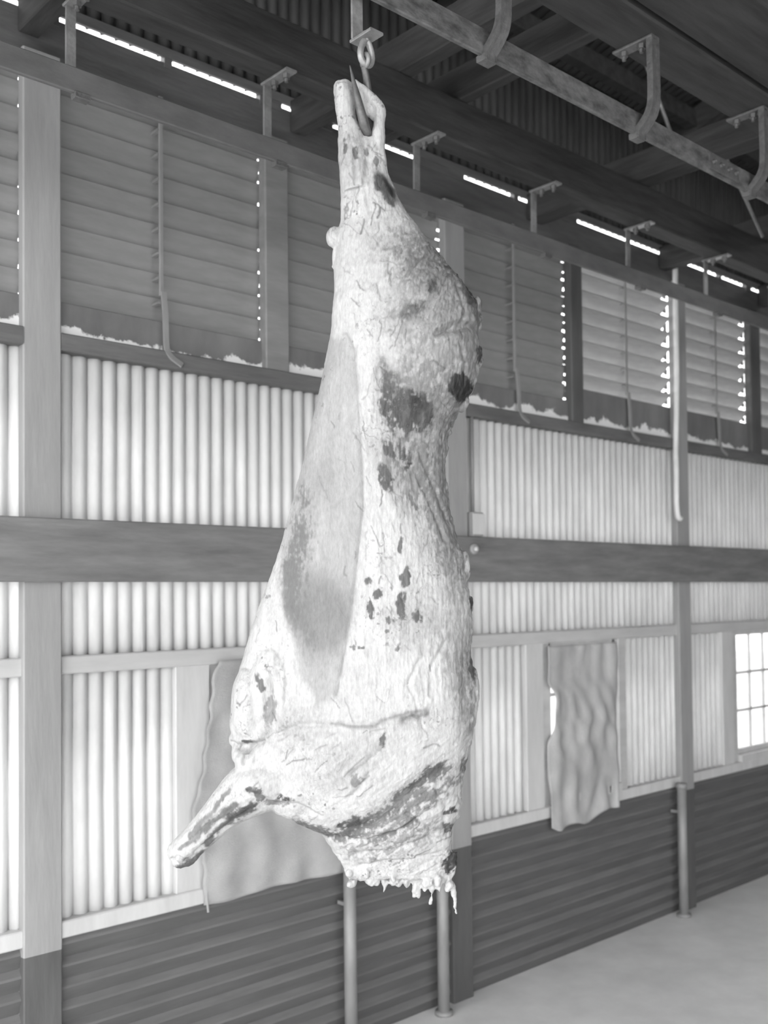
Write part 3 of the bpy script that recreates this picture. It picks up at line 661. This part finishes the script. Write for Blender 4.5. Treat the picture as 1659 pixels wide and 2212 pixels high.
for (x0, y0, rx, ry, an, tn) in ((797, 1258, 8, 11, 0, .42), (820, 1282, 10, 8, -30, .42), (803, 1312, 9, 17, -20, .40), (868, 1298, 8, 13, 10, .40), (876, 1248, 7, 21, 8, .45), (866, 1180, 5, 18, 0, .5), (905, 1326, 11, 14, 0, .40), (845, 1335, 8, 9, 30, .42), (870, 1318, 7, 12, 0, .42), (775, 1393, 18, 4, 0, .5), (860, 1392, 6, 6, 0, .5),
                         (868, 990, 14, 17, 0, .42), (835, 1040, 14, 26, -30, .40), (880, 1000, 11, 19, 0, .36), (898, 1085, 6, 17, -20, .5), (843, 982, 12, 21, -30, .40), (570, 1465, 7, 20, -25, .46), (588, 1530, 13, 38, 12, .66),
                         (745, 325, 5, 17, 0, .5), (768, 345, 6, 11, 0, .5), (790, 340, 5, 11, 0, .55), (812, 360, 6, 12, -10, .55), (545, 1592, 14, 6, -10, .40), (625, 1712, 17, 8, 8, .28), (566, 1690, 16, 8, 10, .42), (575, 1705, 9, 14, 0, .5), (610, 1722, 34, 7, 0, .6),
                         (832, 1590, 6, 17, 10, .44), (780, 1660, 12, 12, 0, .6), (975, 1745, 12, 8, -20, .30), (965, 1780, 9, 12, 0, .34), (1000, 1650, 10, 19, 0, .5), (1018, 1440, 9, 34, 0, .45), (1020, 1300, 6, 17, 0, .35), (1003, 1225, 6, 26, 0, .6), (970, 1858, 17, 27, -12, .28), (985, 620, 9, 7, 0, .38), (1034, 772, 8, 22, 0, .32), (960, 600, 8, 5, 30, .4)):
    over(rag(ell(x0, y0, rx, ry, an, 9)*.85, 10, .85), tn + .08*fib)
# dark lean of neck and shoulder
over(rag(line([(690, 1785), (730, 1796), (762, 1788), (800, 1765)], 13), 8, .7), .42 + .12*fib)
over(rag(line([(745, 1778), (775, 1762)], 16), 8, .7), .36 + .12*fib)
over(rag(line([(800, 1760), (850, 1722), (905, 1680), (955, 1640)], 14), 8, .7), .48 + .12*fib)
over(rag(line([(880, 1690), (920, 1665), (945, 1645)], 12), 8, .7), .40 + .12*fib)
over(rag(ell(900, 1715, 95, 34, -35)*.75, 7, .9), .54 + .12*fib)
over(rag(ell(850, 1800, 110, 40, -12)*.55, 7, .9), .66 + .1*fib)
over(rag(line([(650, 1770), (700, 1785)], 12), 8, .7), .5 + .12*fib)
over(rag(line([(800, 1800), (850, 1785), (900, 1760)], 6), 8, .7), .5 + .12*fib)
over(line([(720, 1545), (800, 1560), (880, 1530), (905, 1525)], 4), .62, .7)
over(line([(870, 1545), (885, 1540), (915, 1530)], 9)*(.6+.9*fine), .5)
# foreleg strips
for pl, wd, tn in (([(430, 1800), (470, 1765), (520, 1725)], 6, .5), ([(455, 1812), (490, 1778), (530, 1748)], 6, .48), ([(505, 1762), (530, 1745), (556, 1727)], 9, .36), ([(430, 1852), (470, 1832), (520, 1800), (575, 1765)], 7, .36), ([(390, 1868), (420, 1856), (450, 1843)], 9, .45), ([(420, 1795), (470, 1740), (505, 1690)], 4, .6), ([(475, 1790), (520, 1760)], 4, .5), ([(400, 1820), (440, 1790)], 4, .6)):
    over(rag(line(pl, wd*1.25), 8, .5), tn + .08*fib)
# short dark scratches and threads along the grain
rs_ = np.random.RandomState(23)
for k in range(300):
    yy = rs_.uniform(320, 1880); l_, r__ = ip(LEFT, yy), ip(RIGHT, yy); xx = rs_.uniform(l_+8, r__-8)
    if 606 < xx < 785 and 760 < yy < 1480 and xx < np.interp(yy, [740, 1100, 1490], [765, 785, 732]) and rs_.rand() < .85: continue
    if xx < 800 and 520 < yy < 800 and rs_.rand() < .7: continue
    if yy > 1560: an = math.radians(rs_.normal(-30, 18))
    elif xx > 850 and yy < 800: an = math.radians(rs_.normal(112, 16))
    else: an = math.radians(rs_.normal(80, 22))
    ln = rs_.uniform(5, 24); dx, dy = math.cos(an)*ln, math.sin(an)*ln; wd = rs_.uniform(1.0, 1.9)
    ix = np.where((np.abs(wx-xx) < abs(dx)+10) & (np.abs(wy-yy) < abs(dy)+10))[0]
    if len(ix) == 0: continue
    d = segd(wx[ix], wy[ix], (xx-dx, yy-dy), (xx+dx, yy+dy)); m_ = np.clip(np.exp(-(d/wd)**2)*rs_.uniform(.2, .65), 0, 1)
    T[ix] = T[ix]*(1-m_) + rs_.uniform(.35, .6)*m_
# fine dark scratches and vessels
ves = np.abs(fbm(np.stack([wx/44, wy/75, DD/PXM/44], 1), 4, 111)); ves2 = np.abs(fbm(np.stack([wx/26, wy/34, DD/PXM/26], 1), 4, 131))
pat = np.clip(fbm(UV/120, 2, 121)*1.6+.35, 0, 1)
over(np.clip((.022-ves)/.022, 0, 1)*pat*(1-.7*memb), .60, .7)
over(np.clip((.018-ves2)/.018, 0, 1)*np.clip(pat-.2, 0, 1)*(1-.8*memb), .58, .6)
sp = fbm(UV/9, 2, 141); over(np.clip((sp-.52)/.1, 0, 1)*np.clip(pat*1.2-.2, 0, 1), .52, .8)
over(line(flap, 2.2, X_+2*w1, Y_), .66, .6)
T = np.where(FR > .02, T, .80 + .08*lump)            # cavity side, pale lining
T = np.clip(T, .14, .97)
TL = .46*np.where(T <= .04045, T/12.92, ((T+.055)/1.055)**2.4)
me.vertices.foreach_set('co', V2.ravel()); me.update()
at_ = me.attributes.new('tissue', 'FLOAT', 'POINT'); at_.data.foreach_set('value', TL.astype(np.float32))
me.polygons.foreach_set('use_smooth', [True]*len(me.polygons))
def meat_mat():
    M = bpy.data.materials.new('fat_and_lean'); M.use_nodes = True; nt = M.node_tree; N = nt.nodes; L = nt.links; P = N['Principled BSDF']
    P.inputs['Roughness'].default_value = .42; P.inputs['Specular IOR Level'].default_value = .35
    a = N.new('ShaderNodeAttribute'); a.attribute_name = 'tissue'
    tc = N.new('ShaderNodeTexCoord'); mp = N.new('ShaderNodeMapping'); mp.inputs['Scale'].default_value = (1, 1, .35); L.new(tc.outputs['Object'], mp.inputs[0])
    n = N.new('ShaderNodeTexNoise'); n.inputs['Scale'].default_value = 130; n.inputs['Detail'].default_value = 6; n.inputs['Roughness'].default_value = .7; L.new(mp.outputs[0], n.inputs[0])
    mr = N.new('ShaderNodeMapRange'); mr.inputs[1].default_value = .3; mr.inputs[2].default_value = .7; mr.inputs[3].default_value = .80; mr.inputs[4].default_value = 1.14; L.new(n.outputs[0], mr.inputs[0])
    mu = N.new('ShaderNodeMath'); mu.operation = 'MULTIPLY'; L.new(a.outputs['Fac'], mu.inputs[0]); L.new(mr.outputs[0], mu.inputs[1])
    mi = N.new('ShaderNodeMath'); mi.operation = 'MINIMUM'; mi.inputs[1].default_value = .92; L.new(mu.outputs[0], mi.inputs[0])
    cc = N.new('ShaderNodeCombineColor')
    for k in range(3): L.new(mi.outputs[0], cc.inputs[k])
    L.new(cc.outputs[0], P.inputs['Base Color'])
    b = N.new('ShaderNodeBump'); b.inputs['Strength'].default_value = .45; b.inputs['Distance'].default_value = .004; L.new(n.outputs[0], b.inputs['Height']); L.new(b.outputs[0], P.inputs['Normal'])
    return M
me.materials.clear(); me.materials.append(meat_mat()); me.name = 'beef_carcass'
org = at(765, 300); me.transform(Matrix.Translation(-org))
o = link('beef_carcass', me, None, org); tag(o, 'skinned side of beef hanging by its hock from the meat hook', 'carcass')
